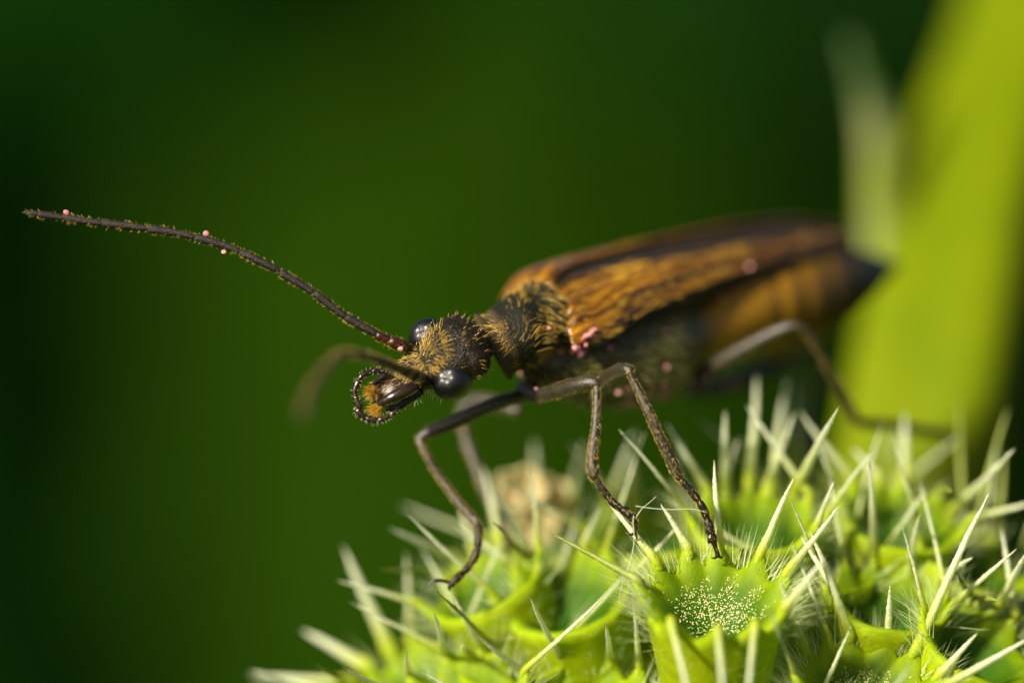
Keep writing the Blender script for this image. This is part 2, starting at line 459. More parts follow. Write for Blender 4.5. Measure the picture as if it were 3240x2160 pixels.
def calyx(cpx, n, R, spines, auto=0, seed=0, hair_n=160, glands=0, width=1.0, rot=0.0):
    """spines: ((base px), (tip px), tip depth[, width[, green]])"""
    g = np.random.default_rng(seed + 50)
    c = P(*cpx); n = nrm(np.array(n, float)); H = R*0.85
    e1 = nrm(np.array([1.0, 0, 0]) - n*n[0]); e2 = np.cross(n, e1)
    rimp = lambda a, k=1.12: c + R*k*(math.cos(a)*e1 + math.sin(a)*e2) + 0.14*R*n
    th = np.linspace(0, 2*np.pi, 180, endpoint=False); rp = np.array([project(rimp(a)) for a in th])
    jobs = []
    for sp in spines:
        b, tp, dt = sp[:3]; w = sp[3] if len(sp) > 3 else 1.0; gr = len(sp) > 4
        a = th[np.argmin(np.linalg.norm(rp - np.array(b), axis=1))]
        jobs.append((a, P(*tp, dt), w, gr))
    for k in range(auto):
        a = rot + 2*np.pi*(k + g.uniform(-.2, .2))/auto
        if any(abs((a - j[0] + np.pi) % (2*np.pi) - np.pi) < 0.30 for j in jobs): continue
        if math.sin(a) < -.35: continue
        el = g.uniform(0.55, 1.15); Ln = g.uniform(1.0, 1.7)
        dr = math.cos(el)*(math.cos(a)*e1 + math.sin(a)*e2) + math.sin(el)*n + g.normal(0, .07, 3)
        jobs.append((a, rimp(a) + nrm(dr)*Ln, g.uniform(.55, .9), False))
    lean = nrm(P(2330, 2500, 3.4) - c)*0.5
    V, F, t, e1, e2 = funnel(c, n, R, H, [j[0] for j in jobs], R*2.6, lean)
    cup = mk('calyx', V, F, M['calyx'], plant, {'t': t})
    for a, tip, w, gr in jobs:
        p0 = rimp(a, 1.08) - 0.05*R*n; p1 = rimp(a, 1.19) + 0.10*R*n
        Ln = np.linalg.norm(tip - p1); dv = (tip - p1)
        sag = nrm(np.cross(dv, g.standard_normal(3)))*Ln*0.008
        q = [np.append(p0, 0.050*w), np.append(p1, 0.066*w), np.append(p1 + dv*0.18, 0.049*w), np.append(p1 + dv*0.45 + sag, 0.037*w),
             np.append(p1 + dv*0.75 + sag, 0.025*w), np.append(p1 + dv*0.92, 0.011*w), np.append(tip, 0.001)]
        Vs, Fs, ts = tube(q, 56, 8, jitter=0.025)
        Vs = Vs + g.normal(0, 0.0030, Vs.shape)
        mk('spine', Vs, Fs, M['green_spine'] if gr else M['spine'], cup, {'t': ts})
    # long soft hairs at the rim and on the tooth flanks
    if hair_n:
        a = g.uniform(-0.45, np.pi + 0.45, hair_n); k = g.uniform(0.98, 1.14, hair_n)
        rad = np.cos(a)[:, None]*e1 + np.sin(a)[:, None]*e2
        base = c + R*k[:, None]*rad + (g.uniform(-0.5, 0.10, hair_n)*R)[:, None]*n
        el = g.uniform(0.25, 1.15, hair_n)[:, None]
        dr = rad*np.cos(el) + n*np.sin(el) + g.normal(0, .12, (hair_n, 3))
        Hv = hairs(base, dr, g.uniform(.22, .70, hair_n), g.uniform(.0034, .0065, hair_n), g.normal(0, .07, (hair_n, 3)), 4)
        mk('fine_hairs', Hv[0], Hv[1], M['white_hair'], cup, kind='stuff')
    B0, N0 = sample(V[14*96:], [grid_faces(12, 96, True)], 420)
    out = nrm(B0 - c - n*((B0 - c) @ n)[:, None])
    Hv = hairs(B0, out*.7 + n*.7 + g.normal(0, .25, B0.shape), g.uniform(.08, .26, 420), g.uniform(.0024, .0042, 420), seg=2)
    mk('soft_fuzz', Hv[0], Hv[1], M['white_hair'], cup, kind='stuff')
    if glands:
        T0 = np.clip(rng.normal(.42, .24, glands), .02, .97); A0 = rng.normal(1.35, .75, glands)
        parts = []
        for s, aa in zip(T0, A0):
            r = R*(0.06 + 0.94*s**0.75); h = -H*(1 - s)**1.25 - 0.10*R*s**5
            q = c + r*(math.cos(aa)*e1 + math.sin(aa)*e2) + h*n + 0.006*n
            rr = rng.uniform(.006, .0115)
            parts.append(ellipsoid(q, np.eye(3), (rr, rr, rr), 5, 6))
        Vg, Fg, _ = merge(parts); mk('gland_dots', Vg, Fg, M['gland'], cup, kind='stuff')
    return cup

# main calyx under the middle leg
calyx((2265, 1895, -0.35), (0.0, .87, .5), .84, [
    ((2004, 1849), (1739, 1683), .15, .9, 'g'), ((2084, 1795), (1903, 1555), .25, 1.0), ((2189, 1786), (2090, 1593), .3), ((2275, 1775), (2259, 1455), .42),
    ((2387, 1803), (2513, 1508), .25), ((2479, 1824), (2654, 1601), .1), ((2470, 1930), (2610, 1760), -1.0, 1.0),
    ((2122, 2000), (2190, 2260), -1.9, .9), ((2270, 2010), (2290, 2250), -2.1, .9), ((2387, 2000), (2360, 2260), -1.9, .9)], 0, 1, 620, 1000)
calyx((2740, 2165, -.15), (.1, .85, .5), .80, [
    ((2690, 2070), (2563, 1677), .2, 1.25), ((2795, 2060), (2816, 1850), .2), ((2870, 2100), (3131, 1555), .25, 1.3), ((2576, 2090), (2466, 1830), -.5, 1.1),
    ((2950, 2148), (3093, 2001), -.3), ((2960, 2190), (3260, 2016), -.5, 1.2)], 6, 2, 459, 500)
calyx((2810, 1895, 1.0), (.15, .9, .38), .72, [
    ((2765, 1800), (2750, 1450), .75, 1.1), ((2870, 1810), (2910, 1626), .7), ((2690, 1850), (2530, 1690), .6), ((2960, 1850), (3081, 1761), .5)], 6, 3, 267)
calyx((1790, 1880, 1.5), (-.2, .85, .45), .78, [
    ((1700, 1830), (1560, 1650), .9, .8, 'g'), ((1850, 1790), (1900, 1600), 1.6), ((1650, 1830), (1440, 1660), 1.9), ((1700, 1800), (1560, 1540), 2.2, 1.1)], 6, 4, 183)
calyx((1860, 2270, .6), (-.15, .8, .55), .82, [
    ((1800, 2150), (1674, 1885), -.05, 1.0), ((1930, 2150), (1916, 1972), -.1, .9), ((2000, 2160), (1999, 1875), .05, .8), ((1720, 2200), (1510, 2010), .3)], 6, 5, 168)
calyx((1450, 2230, .9), (-.3, .8, .5), .80, [
    ((1430, 2130), (1372, 1934), .02, .9), ((1480, 2120), (1463, 2048), .05, .7), ((1330, 2180), (1285, 2060), .2, .8), ((1250, 2200), (1088, 2112), .2, .8),
    ((1560, 2100), (1381, 1868), .35, .7, 'g'), ((1520, 2110), (1440, 1890), .7)], 6, 6, 168)
calyx((1290, 2150, 2.3), (-.45, .85, .3), .72, [
    ((1240, 2060), (1085, 1725), 2.9, 1.7), ((1180, 2130), (955, 1992), 3.2, 1.7), ((1300, 2040), (1284, 1750), 2.6), ((1350, 2080), (1284, 1955), 2.0),
    ((1130, 2170), (790, 2135), 3.4, 1.2), ((1130, 2180), (1000, 2100), 1.0, .8, 'g')], 6, 7, 122)
calyx((1530, 1840, 2.0), (-.45, .85, .3), .74, [
    ((1450, 1780), (1232, 1670), 2.0, 1.15), ((1500, 1740), (1455, 1590), 2.6), ((1590, 1730), (1530, 1480), 2.8, 1.3), ((1440, 1860), (1200, 1803), 1.4, .8, 'g')], 6, 8, 122)
calyx((2390, 1650, 1.5), (.05, .95, .3), .78, [
    ((2500, 1590), (2655, 1284), .45, 1.25), ((2300, 1570), (2295, 1300), 2.0, 1.1), ((2420, 1550), (2515, 1300), 2.2), ((2370, 1550), (2395, 1180), 3.0, 1.25),
    ((2440, 1560), (2490, 1205), 3.6, 1.25), ((2540, 1620), (2360, 1280), 1.8, 1.0), ((2250, 1600), (2110, 1340), 2.0), ((2560, 1640), (2640, 1520), .55, .9)], 6, 9, 183)
calyx((2860, 1640, 2.2), (.15, .9, .38), .74, [
    ((2950, 1610), (3013, 1557), .6, .9, 'g'), ((2860, 1560), (2862, 1305), 3.4, 1.3), ((2720, 1580), (2530, 1300), 2.3, 1.2), ((2780, 1560), (2700, 1420), 3.0)], 6, 10, 137)
calyx((3080, 1760, 2.1), (.4, .85, .3), .74, [
    ((3090, 1660), (3190, 1285), 2.9, 1.1, 'g'), ((3000, 1660), (3212, 1418), 1.3, 1.2), ((3040, 1650), (3035, 1250), 3.8, .9, 'g'), ((3160, 1680), (3178, 1400), 3.0, 1.0, 'g')], 6, 11, 122)
calyx((3110, 2040, .55), (.4, .82, .4), .76, [
    ((3140, 1950), (3262, 1728), .3, 1.2), ((3080, 1950), (3160, 1900), .1, .9, 'g'), ((3050, 1950), (3030, 1815), .2, .8, 'g'), ((3180, 2000), (3169, 1668), 1.4)], 6, 12, 267)
calyx((2060, 1680, 2.7), (-.1, .95, .25), .74, [((2010, 1590), (1990, 1370), 2.6, 1.2), ((2130, 1600), (2160, 1390), 3.0), ((1960, 1620), (1800, 1400), 2.8, 1.1)], 6, 13, 122)
calyx((1760, 1690, 3.8), (-.35, .9, .2), .70, [((1700, 1600), (1690, 1390), 4.2, 1.4), ((1800, 1590), (1850, 1400), 4.2)], 6, 14, 76)
calyx((2620, 1560, 4.2), (.1, .95, .2), .72, [], 6, 15, 76)
calyx((2600, 1790, 1.7), (.0, .92, .35), .70, [], 6, 16, 122)
calyx((1620, 2060, 1.6), (-.2, .9, .4), .74, [], 6, 17, 122)
calyx((2480, 2380, -.6), (.0, .8, .6), .80, [], 6, 18, 122)
calyx((3280, 1880, 3.0), (.5, .8, .2), .74, [], 6, 19, 76)

def corolla():
    parts = []
    for (a, b, d, rx, ry) in [(1648, 1545, 3.8, .34, .30), (1745, 1590, 4.2, .26, .36), (1690, 1670, 3.8, .3, .3)]:
        th = np.linspace(0, 2*np.pi, 28, endpoint=False); rr = np.linspace(0.05, 1, 9)
        r, q = np.meshgrid(rr, th, indexing='ij'); w = 1 + 0.12*np.sin(q*5 + a)
        V = P(a, b, d) + np.stack([r*rx*np.cos(q)*w, r*ry*np.sin(q)*w, 0.25*r**2 + 0.06*np.sin(q*4)*r], -1).reshape(-1, 3)
        o = mk('withered_petal', V, grid_faces(9, 28, True), M['petal'], plant)
        s = o.modifiers.new('thickness', 'SOLIDIFY'); s.thickness = 0.03
corolla()

# ------------------------------------------------------------------ the beetle
FOOT = P(1990, 1700, 0.3)
beetle = empty('beetle', FOOT, 'slender black and amber beetle with long antennae climbing on the spiny flower head', 'beetle')
host = []          # everything a grain can stick to

def keep_host(V, F): host.append((V, F))

# --- trunk: thorax and abdomen as one skin
a_ = nrm([.75, .10, -.65]); w_ = np.array([.615, -.246, .749]); w_ = nrm(w_ - a_*(w_ @ a_)); v_ = np.cross(-a_, w_)
def loft(rows, lat, up, n=60, k=48, power=2.0):
    """rows: px, py, d, half width, half height; lat / up: arrays or single vectors"""
    A = catmull([np.concatenate([P(r[0], r[1], r[2]), r[3:]]) for r in rows], n)
    th = np.linspace(0, 2*np.pi, k, endpoint=False)
    c = np.sign(np.cos(th))*np.abs(np.cos(th))**(2/power); s = np.sign(np.sin(th))*np.abs(np.sin(th))**(2/power)
    lat = np.broadcast_to(lat, (n, 3)); up = np.broadcast_to(up, (n, 3))
    V = A[:, None, :3] + A[:, 3, None, None]*c[None, :, None]*lat[:, None] + A[:, 4, None, None]*s[None, :, None]*up[:, None]
    F = [grid_faces(n, k, True)[:, ::-1], np.arange(k)[None], (np.arange(k) + (n-1)*k)[::-1][None]]
    return V, F, np.repeat(np.linspace(0, 1, n), k), A

rows = [(1665, 1150, 1.35, .10, .10), (1690, 1148, 1.42, .34, .28), (1760, 1140, 1.62, .48, .40), (1880, 1140, 2.0, .60, .58), (2000, 1120, 2.5, .66, .66), (2100, 1090, 2.95, .62, .60),
        (2165, 1050, 3.25, .56, .46), (2230, 1015, 3.5, .62, .56), (2330, 980, 3.9, .68, .66), (2460, 955, 4.4, .68, .74), (2590, 915, 4.9, .60, .64), (2700, 880, 5.35, .42, .42),
        (2780, 856, 5.65, .20, .2), (2846, 838, 5.95, .02, .02)]
V, F, t, A = loft(rows, w_, v_, 90, 56)
ring = np.repeat(np.arange(90), 56)
seg = np.zeros(90); 
for b in (52, 58, 65, 71, 77): seg += np.exp(-((np.arange(90) - b)/0.9)**2)     # grooves between the abdominal plates
V = V - (V - A[:, None, :3])*0.05*seg[:, None, None]
V = V.reshape(-1, 3)
body = mk('body', V, F, M['body'], beetle, {'t': t}); keep_host(V, F)
B0, N0 = sample(V, F, 1400, lambda c, n: (c[:, 0] < P(2150, 0, 3)[0])*(n @ np.array([0, -.2, 1]) > -.1))
dr = N0*0.6 + a_*0.7 + rng.normal(0, .35, B0.shape) + np.array([0, -.35, 0])
Hh = hairs(B0, dr, rng.uniform(.08, .22, len(B0)), .0036, rng.normal(0, .2, B0.shape))
mk('pale_body_hairs', *Hh[:2], M['olive_hair'], body, kind='stuff')

# --- pronotum
f_ = nrm([-.84, -.53, -.10]); l_ = np.array([.38, -.70, .60]); l_ = nrm(l_ - f_*(l_ @ f_)); u_ = np.cross(f_, l_)
n = 56
prow = [(1585, 1085, .90, .18, .16), (1560, 1098, .78, .34, .30), (1551, 1103, .745, .43, .39), (1554, 1100, .75, .475, .43), (1564, 1094, .78, .475, .425), (1576, 1087, .81, .43, .38), (1602, 1070, .89, .46, .41),
        (1635, 1050, 1.0, .50, .45), (1665, 1030, 1.12, .47, .43), (1688, 1015, 1.25, .45, .42), (1705, 1006, 1.35, .50, .46), (1716, 1000, 1.42, .47, .43), (1726, 998, 1.48, .30, .28)]
s = np.linspace(0, 1, n)[:, None]
lat = nrm(l_*(1 - s) + w_*s); axp = nrm(f_*(1 - s) - a_*s); lat = nrm(lat - axp*(lat*axp).sum(1)[:, None]); upp = np.cross(axp, lat)
V, F, t, A = loft(prow, lat, upp, n, 56, 2.2)
k = 56; th = np.linspace(0, 2*np.pi, k, endpoint=False)
dent = 0.07*np.exp(-((np.linspace(0, 1, n)[:, None] - .42)/.10)**2)*np.exp(-((th[None] - np.pi/2 - .5)/.5)**2) \
     + 0.07*np.exp(-((np.linspace(0, 1, n)[:, None] - .42)/.10)**2)*np.exp(-((th[None] - np.pi/2 + .5)/.5)**2) \
     + 0.10*np.exp(-((np.linspace(0, 1, n)[:, None] - .72)/.08)**2)*np.exp(-((th[None] - np.pi/2)/.5)**2)
V = V - (V - A[:, None, :3])*dent[..., None]
V = V.reshape(-1, 3)
def m_pron():
    m, nn, l, p = new_mat('pronotum_chitin')
    c = ramp(nn, l, attr(nn, 't'), [(0.0, (0.012, 0.011, 0.006)), (0.12, (0.05, 0.035, 0.014)), (0.32, (0.06, 0.04, 0.016)), (0.38, (0.009, 0.009, 0.004))])
    l.new(c, p.inputs['Base Color']); p.inputs['Roughness'].default_value = 0.45; p.inputs['Specular IOR Level'].default_value = 0.2
    bump(nn, l, p, noise(nn, l, 34, 4), 0.8, 0.04); return m
pron = mk('pronotum', V, F, m_pron(), beetle, {'t': t}); keep_host(V, F)
tt = t
B0, N0 = sample(V, F, 760, lambda c, nn: ((c - P(1582, 1083, .82)) @ f_ < .03)*(nn[:, 2] > -.3))
# hairs lie in whorls: two combed fields that part along the middle
ph = np.sin(B0[:, 0]*6.5 + 1.0)[:, None]*0.8
comb = nrm(a_*0.5 - lat[28]*ph + v_*0.35*np.cos(B0[:, 1]*8)[:, None])
dr = N0*0.45 + comb*0.9 + rng.normal(0, .18, B0.shape)
Hh = hairs(B0, dr, rng.uniform(.11, .22, len(B0)), rng.uniform(.0024, .0038, len(B0)), -N0*0.25)
mk('golden_hairs', *Hh[:2], M['gold_hair'], pron, kind='stuff')

# --- head: one welded skin
O = P(1397, 1140, .25)
HX = np.stack([f_, l_, u_])
hp = lambda f, l, u: O + f*f_ + l*l_ + u*u_
EL = lambda c, r, ax=HX: ellipsoid(hp(*c), ax, r, 28, 36)
parts = [EL((-.20, 0, .02), (.44, .46, .36)), EL((.06, 0, .03), (.38, .36, .25)), EL((-.34, .24, -.02), (.24, .24, .26)), EL((-.34, -.24, -.02), (.24, .24, .26)),
         EL((.38, 0, .02), (.36, .22, .22)), EL((.62, 0, -.02), (.24, .15, .15)),
         EL((.24, .24, .14), (.13, .10, .10)), EL((.24, -.24, .14), (.13, .10, .10)), EL((.40, .13, .14), (.12, .09, .09)), EL((.40, -.13, .14), (.12, .09, .09)),
         EL((-.02, .22, .0), (.24, .20, .22)), EL((-.02, -.22, .0), (.24, .20, .22)),
         EL((-.46, 0, -.22), (.20, .2, .15))]
V, F, t = fuse(parts, .016, 8)
head = mk('head', V, F, M['head'], beetle); keep_host(V, F)
HV, HF = V, F
loc = lambda c: (c - O) @ HX.T
def face(c, nn):
    q = loc(c); return ((q[:, 0] > -.22) & (q[:, 0] < .62) & (np.abs(q[:, 1]) < .27) & (q[:, 2] > .03))*(nn @ u_ > .15)*np.where(q[:, 0] < 0, .5, 1.0)
B0, N0 = sample(V, F, 620, face)
q = loc(B0)
swirl = nrm(np.stack([0.9*np.ones(len(q)) - 1.3*(q[:, 0] < .18), q[:, 1]*3.0, 0*q[:, 0]], -1)) @ HX
dr = N0*0.5 + swirl*0.9 + rng.normal(0, .22, B0.shape)
ln = np.where(q[:, 0] > .22, rng.uniform(.04, .08, len(q)), rng.uniform(.10, .19, len(q)))
Hh = hairs(B0, dr, ln, rng.uniform(.0022, .0034, len(B0)), -N0*0.3)
mk('golden_hairs', *Hh[:2], M['gold_hair'], head, kind='stuff')
B0, N0 = sample(V, F, 130, lambda c, nn: (loc(c)[:, 0] < -.05))
Hh = hairs(B0, N0*.6 - f_*.5 + rng.normal(0, .3, B0.shape), rng.uniform(.05, .1, len(B0)), .0035)
mk('sparse_hairs', *Hh[:2], M['gold_hair'], head, kind='stuff')
B0, N0 = sample(V, F, 160, lambda c, nn: (loc(c)[:, 2] < -.05)*(loc(c)[:, 0] > .1))
Hh = hairs(B0, N0*.8 + f_*.2 + rng.normal(0, .25, B0.shape), rng.uniform(.08, .22, len(B0)), .004)
mk('beard_hairs', *Hh[:2], M['pale_hair'], head, kind='stuff')

# --- compound eyes: every facet is a small dome
import bmesh
def eye(c, rad):
    bm = bmesh.new(); bmesh.ops.create_icosphere(bm, subdivisions=5, radius=1.0)
    bm.verts.ensure_lookup_table()
    fc = {f.index: np.array(f.calc_center_median()) for f in bm.faces}
    Vs, Fs = [], []
    vid = {}
    for i, cc in fc.items(): vid[i] = len(Vs); Vs.append(nrm(cc))
    for v in bm.verts:
        vc = nrm(np.array(v.co)); fl = [f.index for f in v.link_faces]
        x = nrm(np.cross(vc, [.3, .5, .8])); y = np.cross(vc, x)
        fl.sort(key=lambda i: math.atan2((Vs[vid[i]] - vc) @ y, (Vs[vid[i]] - vc) @ x))
        rim = [vid[i] for i in fl]
        ins = []
        for i in rim:
            ins.append(len(Vs)); Vs.append(nrm(vc*0.42 + Vs[i]*0.58)*1.0045)
        top = len(Vs); Vs.append(vc*rng.uniform(1.006, 1.0115) + (x*rng.normal() + y*rng.normal())*.007)
        m_ = len(rim)
        for j in range(m_):
            k2 = (j + 1) % m_
            Fs.append((rim[j], rim[k2], ins[k2])); Fs.append((rim[j], ins[k2], ins[j])); Fs.append((ins[j], ins[k2], top))
    bm.free()
    Vv = c + (np.array(Vs)*np.array(rad)) @ HX
    o = mk('eye', Vv, [np.array(Fs)], M['eye'], head, smooth=False)
    return o
eye(hp(.0, .38, .0), (.255, .235, .25)); eye(hp(.0, -.38, .04), (.26, .24, .27))

# --- mouthparts
lab = [EL((.74, -.02, .08), (.19, .19, .085)), EL((.88, -.02, .06), (.12, .21, .06))]
V, F, t = fuse(lab, .012, 6); labrum = mk('labrum', V, F, M['red'], head); keep_host(V, F)
B0, N0 = sample(V, F, 80, lambda c, nn: nn @ u_ > 0)
Hh = hairs(B0, N0*.5 + f_*.8 + rng.normal(0, .2, B0.shape), rng.uniform(.05, .12, len(B0)), .0038)
mk('bristles', *Hh[:2], M['gold_hair'], labrum, kind='stuff')
def T(rows, n=24, sides=12, **k): return tube([np.append(P(a, b, c), r/S) for a, b, c, r in rows], n, sides, **k)
for rows in ([(1312, 1222, -.05, 20), (1285, 1235, -.12, 22), (1250, 1252, -.15, 19), (1215, 1270, -.14, 12), (1198, 1282, -.1, 4)],
             [(1285, 1175, .3, 18), (1250, 1180, .3, 18), (1210, 1195, .28, 14), (1180, 1215, .25, 5)]):
    V, F, t = T(rows); mk('mandible', V, F, M['shine'], head)
V, F, t = T([(1330, 1240, .1, 16), (1290, 1265, .05, 16), (1262, 1285, .02, 13), (1225, 1292, .0, 9)]); mk('maxilla', V, F, M['shine'], head)
for rows in ([(1262, 1284, .0, 8), (1252, 1300, .0, 9), (1225, 1318, .0, 10), (1203, 1328, .0, 11), (1180, 1328, .0, 12), (1152, 1318, .0, 11), (1134, 1300, .0, 12), (1131, 1292, 0, 9)],
             [(1225, 1178, .1, 8), (1200, 1172, .08, 10), (1172, 1176, .06, 10), (1146, 1188, .04, 10), (1130, 1215, .03, 10), (1122, 1240, .02, 9), (1128, 1265, .0, 10), (1136, 1287, 0, 12), (1134, 1296, 0, 8)]):
    A = catmull([np.append(P(a, b, c), r/S) for a, b, c, r in rows], 46)
    joints = np.linspace(0, 1, 46); A[:, 3] *= 1 - .35*sum(np.exp(-((joints - j)/.018)**2) for j in (.25, .5, .75))
    V, F, t = tube(A, 46, 10); pal = mk('palp', V, F, M['shine'], head)
    B0, N0 = sample(V, F, 70)
    Hh = hairs(B0, N0 + rng.normal(0, .3, B0.shape), rng.uniform(.02, .05, len(B0)), .003); mk('bristles', *Hh[:2], M['pale_hair'], pal, kind='stuff')
for (a, b, d, rr, ang) in [(1170, 1240, .05, .07, (-.4, -.2)), (1188, 1296, .0, .09, (-.8, -.45))]:
    V, F, t = ellipsoid(P(a + 10, b - 4, d), np.eye(3), (rr*.6, rr*.6, rr*.5), 14, 18); br = mk('mouth_brush', V, F, M['brush'], head)
    B0, N0 = sample(V, F, 170)
    Hh = hairs(B0, N0*.45 + np.array([ang[0], ang[1], .1])*1.2 + rng.normal(0, .16, B0.shape), rng.uniform(.05, .17, len(B0)), .0036); mk('brush_hairs', *Hh[:2], M['brush'], br, kind='stuff')

# --- antennae
def antenna(rows, breaks, hair_len=.05, n=None, nh=900):
    pts = np.array([np.append(P(a, b, c), r/S) for a, b, c, r in rows])
    A = catmull(pts, 200); C = A[:, :3]
    root = None
    allV = []
    for i in range(len(breaks) - 1):
        i0, i1 = int(breaks[i]*199), int(breaks[i+1]*199)
        seg = A[i0:i1 + 1].copy(); m_ = len(seg); u = np.linspace(0, 1, m_)
        seg[:, 3] *= 0.80 + 0.32*u**.7 - .22*(u < .05) - .16*(u > .96)
        V, F, t = tube(seg, max(14, m_//2), 12)
        if root is None: root = mk('antenna', V, F, M['red'], beetle); par = root
        else: mk('segment', V, F, M['red'] if i == 1 else M['antenna'], root)
        allV.append((V, F)); keep_host(V, F)
    V, F, t = merge([(v, f, np.zeros(len(v))) for v, f in allV])
    B0, N0 = sample(V, F, nh)
    T_ = nrm(np.array(rows[-1][:2]) - np.array(rows[0][:2])); dirv = np.array([T_[0], -T_[1], 0])
    Hh = hairs(B0, N0*.8 + dirv*.55 + rng.normal(0, .2, B0.shape), rng.uniform(.4, 1, len(B0))*hair_len, .0026)
    mk('fine_hairs', *Hh[:2], M['gold_hair'], root, kind='stuff')
antenna([(1296, 1098, .2, 17), (1260, 1087, .15, 19), (1219, 1072, .12, 16), (1190, 1056, .1, 15), (1126, 1020, .08, 14), (1074, 988, .06, 13.5), (992, 925, .04, 13), (905, 872, .02, 12.5), (846, 838, .0, 12.5),
         (718, 780, 0, 12.5), (572, 740, 0, 12.5), (429, 718, 0, 12.5), (300, 703, 0, 12), (193, 688, 0, 11.5), (106, 675, 0, 9.5), (78, 671, 0, 5)],
        [0, .055, .088, .175, .268, .365, .470, .585, .700, .812, .900, .968, 1.0], .055, nh=800)
antenna([(1350, 1198, .02, 16), (1318, 1187, -.2, 19), (1280, 1172, -.45, 17), (1241, 1157, -.8, 15), (1175, 1130, -1.4, 14), (1110, 1117, -2.1, 13.5), (1070, 1127, -2.6, 13), (1030, 1163, -3.2, 13), (995, 1212, -3.8, 13), (972, 1262, -4.4, 12), (962, 1320, -5.0, 10)],
        [0, .07, .11, .25, .4, .55, .7, .82, .92, 1.0], .05)

# --- wing cases
I_ = [(1757, 922, 1.58), (1800, 885, 1.78), (1900, 852, 2.1), (2000, 836, 2.5), (2223, 803, 3.3), (2402, 768, 4.0), (2580, 736, 4.7), (2700, 752, 5.15)]
O_ = [(1812, 1086, .78), (1880, 1086, .98), (1945, 1054, 1.25), (2010, 1005, 1.55), (2134, 946, 2.1), (2312, 872, 2.9), (2500, 820, 3.75), (2700, 782, 4.8)]
Fi = [(1752, 912, 1.62), (1775, 865, 1.9), (1830, 836, 2.35), (2011, 778, 3.2), (2222, 732, 4.0), (2402, 705, 4.65), (2560, 702, 5.15), (2680, 731, 5.45)]
Fr = [(1590, 936, 1.95), (1640, 872, 2.1), (1748, 832, 2.45), (2011, 770, 3.3), (2222, 726, 4.05), (2402, 700, 4.7), (2540, 698, 5.2), (2690, 728, 5.5)]
Fo = [(1585, 965, 2.0), (1640, 920, 2.4), (1748, 880, 2.8), (2011, 830, 3.7), (2222, 780, 4.4), (2402, 750, 5.0), (2540, 745, 5.4), (2695, 745, 5.6)]
Lp = lambda L, n: catmull([P(*x) for x in L], n)

def wing_case(inner, outer, ridge_pts, bulge, nrm_dir, name, ns=40, nt=110):
    I, Ou = Lp(inner, nt), Lp(outer, nt)
    s = np.linspace(0, 1, ns)[None, :, None]
    V = I[:, None]*(1 - s) + Ou[:, None]*s
    tt = np.linspace(0, 1, nt)
    bl = bulge*(1 - 0.72*tt)*np.minimum(1, tt/.05 + .35)
    prof = np.sin(np.pi*s**1.35)**1.1
    V = V + prof*bl[:, None, None]*nrm_dir
    # three lengthwise ribs, a dimple behind the shoulder, fine wrinkles
    ss, t2 = np.meshgrid(s[0, :, 0], tt, indexing='xy')
    rel = sum(.050*np.exp(-((ss - c - .05*t2)/.05)**2)*np.minimum(1, t2*8) for c in (.18, .45, .72))
    rel = rel - .10*np.exp(-((ss - .62)/.10)**2 - ((t2 - .085)/.04)**2) + .012*np.sin(t2*90 + 9*np.sin(ss*7))*np.exp(-t2*4) + .010*np.sin(ss*55 + 6*np.sin(t2*22))*np.exp(-t2*3)
    V = V + rel[..., None]*nrm_dir
    V = V.reshape(-1, 3); F = [grid_faces(nt, ns, False)]
    o = mk(name, V, F, M['elytra'], beetle, {'s': ss.ravel(), 't': t2.ravel()}); keep_host(V, F)
    sm = o.modifiers.new('thickness', 'SOLIDIFY'); sm.thickness = .035; sm.offset = -1 if nrm_dir is NEAR_N else 1
    return o, V, F
NEAR_N = nrm([-.15, .62, .77])
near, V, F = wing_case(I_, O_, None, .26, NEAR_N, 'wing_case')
def hair_coat(o, V, F, n):
    B0, N0 = sample(V, F, n, lambda c, q: np.exp(-np.maximum(0, c[:, 0] - 1.6)*.7)*(.12 + (np.sin(c[:, 0]*9 + 3*np.sin(c[:, 1]*11))*np.sin(c[:, 1]*17 + 2*np.sin(c[:, 0]*5)) > -.1))); N0 = N0*np.sign((N0 @ NEAR_N))[:, None]
    ph = .30*np.sin(B0[:, 0]*5)[:, None]*v_
    Hh = hairs(B0, N0*.35 + a_*.85 + ph + rng.normal(0, .15, B0.shape), rng.uniform(.09, .18, n), rng.uniform(.0035, .006, n), -N0*.2)
    mk('amber_hairs', *Hh[:2], M['orange_hair'], o, kind='stuff')
hair_coat(near, V, F, 750)
# far wing case: rises from the inner edge to its ridge, then rolls over the far flank
i, r, o2 = Lp(Fi, 110), Lp(Fr, 110), Lp(Fo, 110)
s = np.linspace(0, 1, 13)[None, :, None]
up1 = np.sin(s*np.pi)*.07*v_*((1 - np.linspace(0, 1, 110))**4)[:, None, None]
G = np.concatenate([i[:, None]*(1 - s) + r[:, None]*s + up1, (r[:, None]*(1 - s) + o2[:, None]*s)[:, 1:]], 1)
V = G.reshape(-1, 3); F = [grid_faces(110, 25, False)]
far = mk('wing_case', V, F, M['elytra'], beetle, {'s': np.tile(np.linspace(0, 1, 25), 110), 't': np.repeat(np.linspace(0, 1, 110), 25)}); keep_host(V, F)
sm = far.modifiers.new('thickness', 'SOLIDIFY'); sm.thickness = .03
hair_coat(far, V, F, 500)
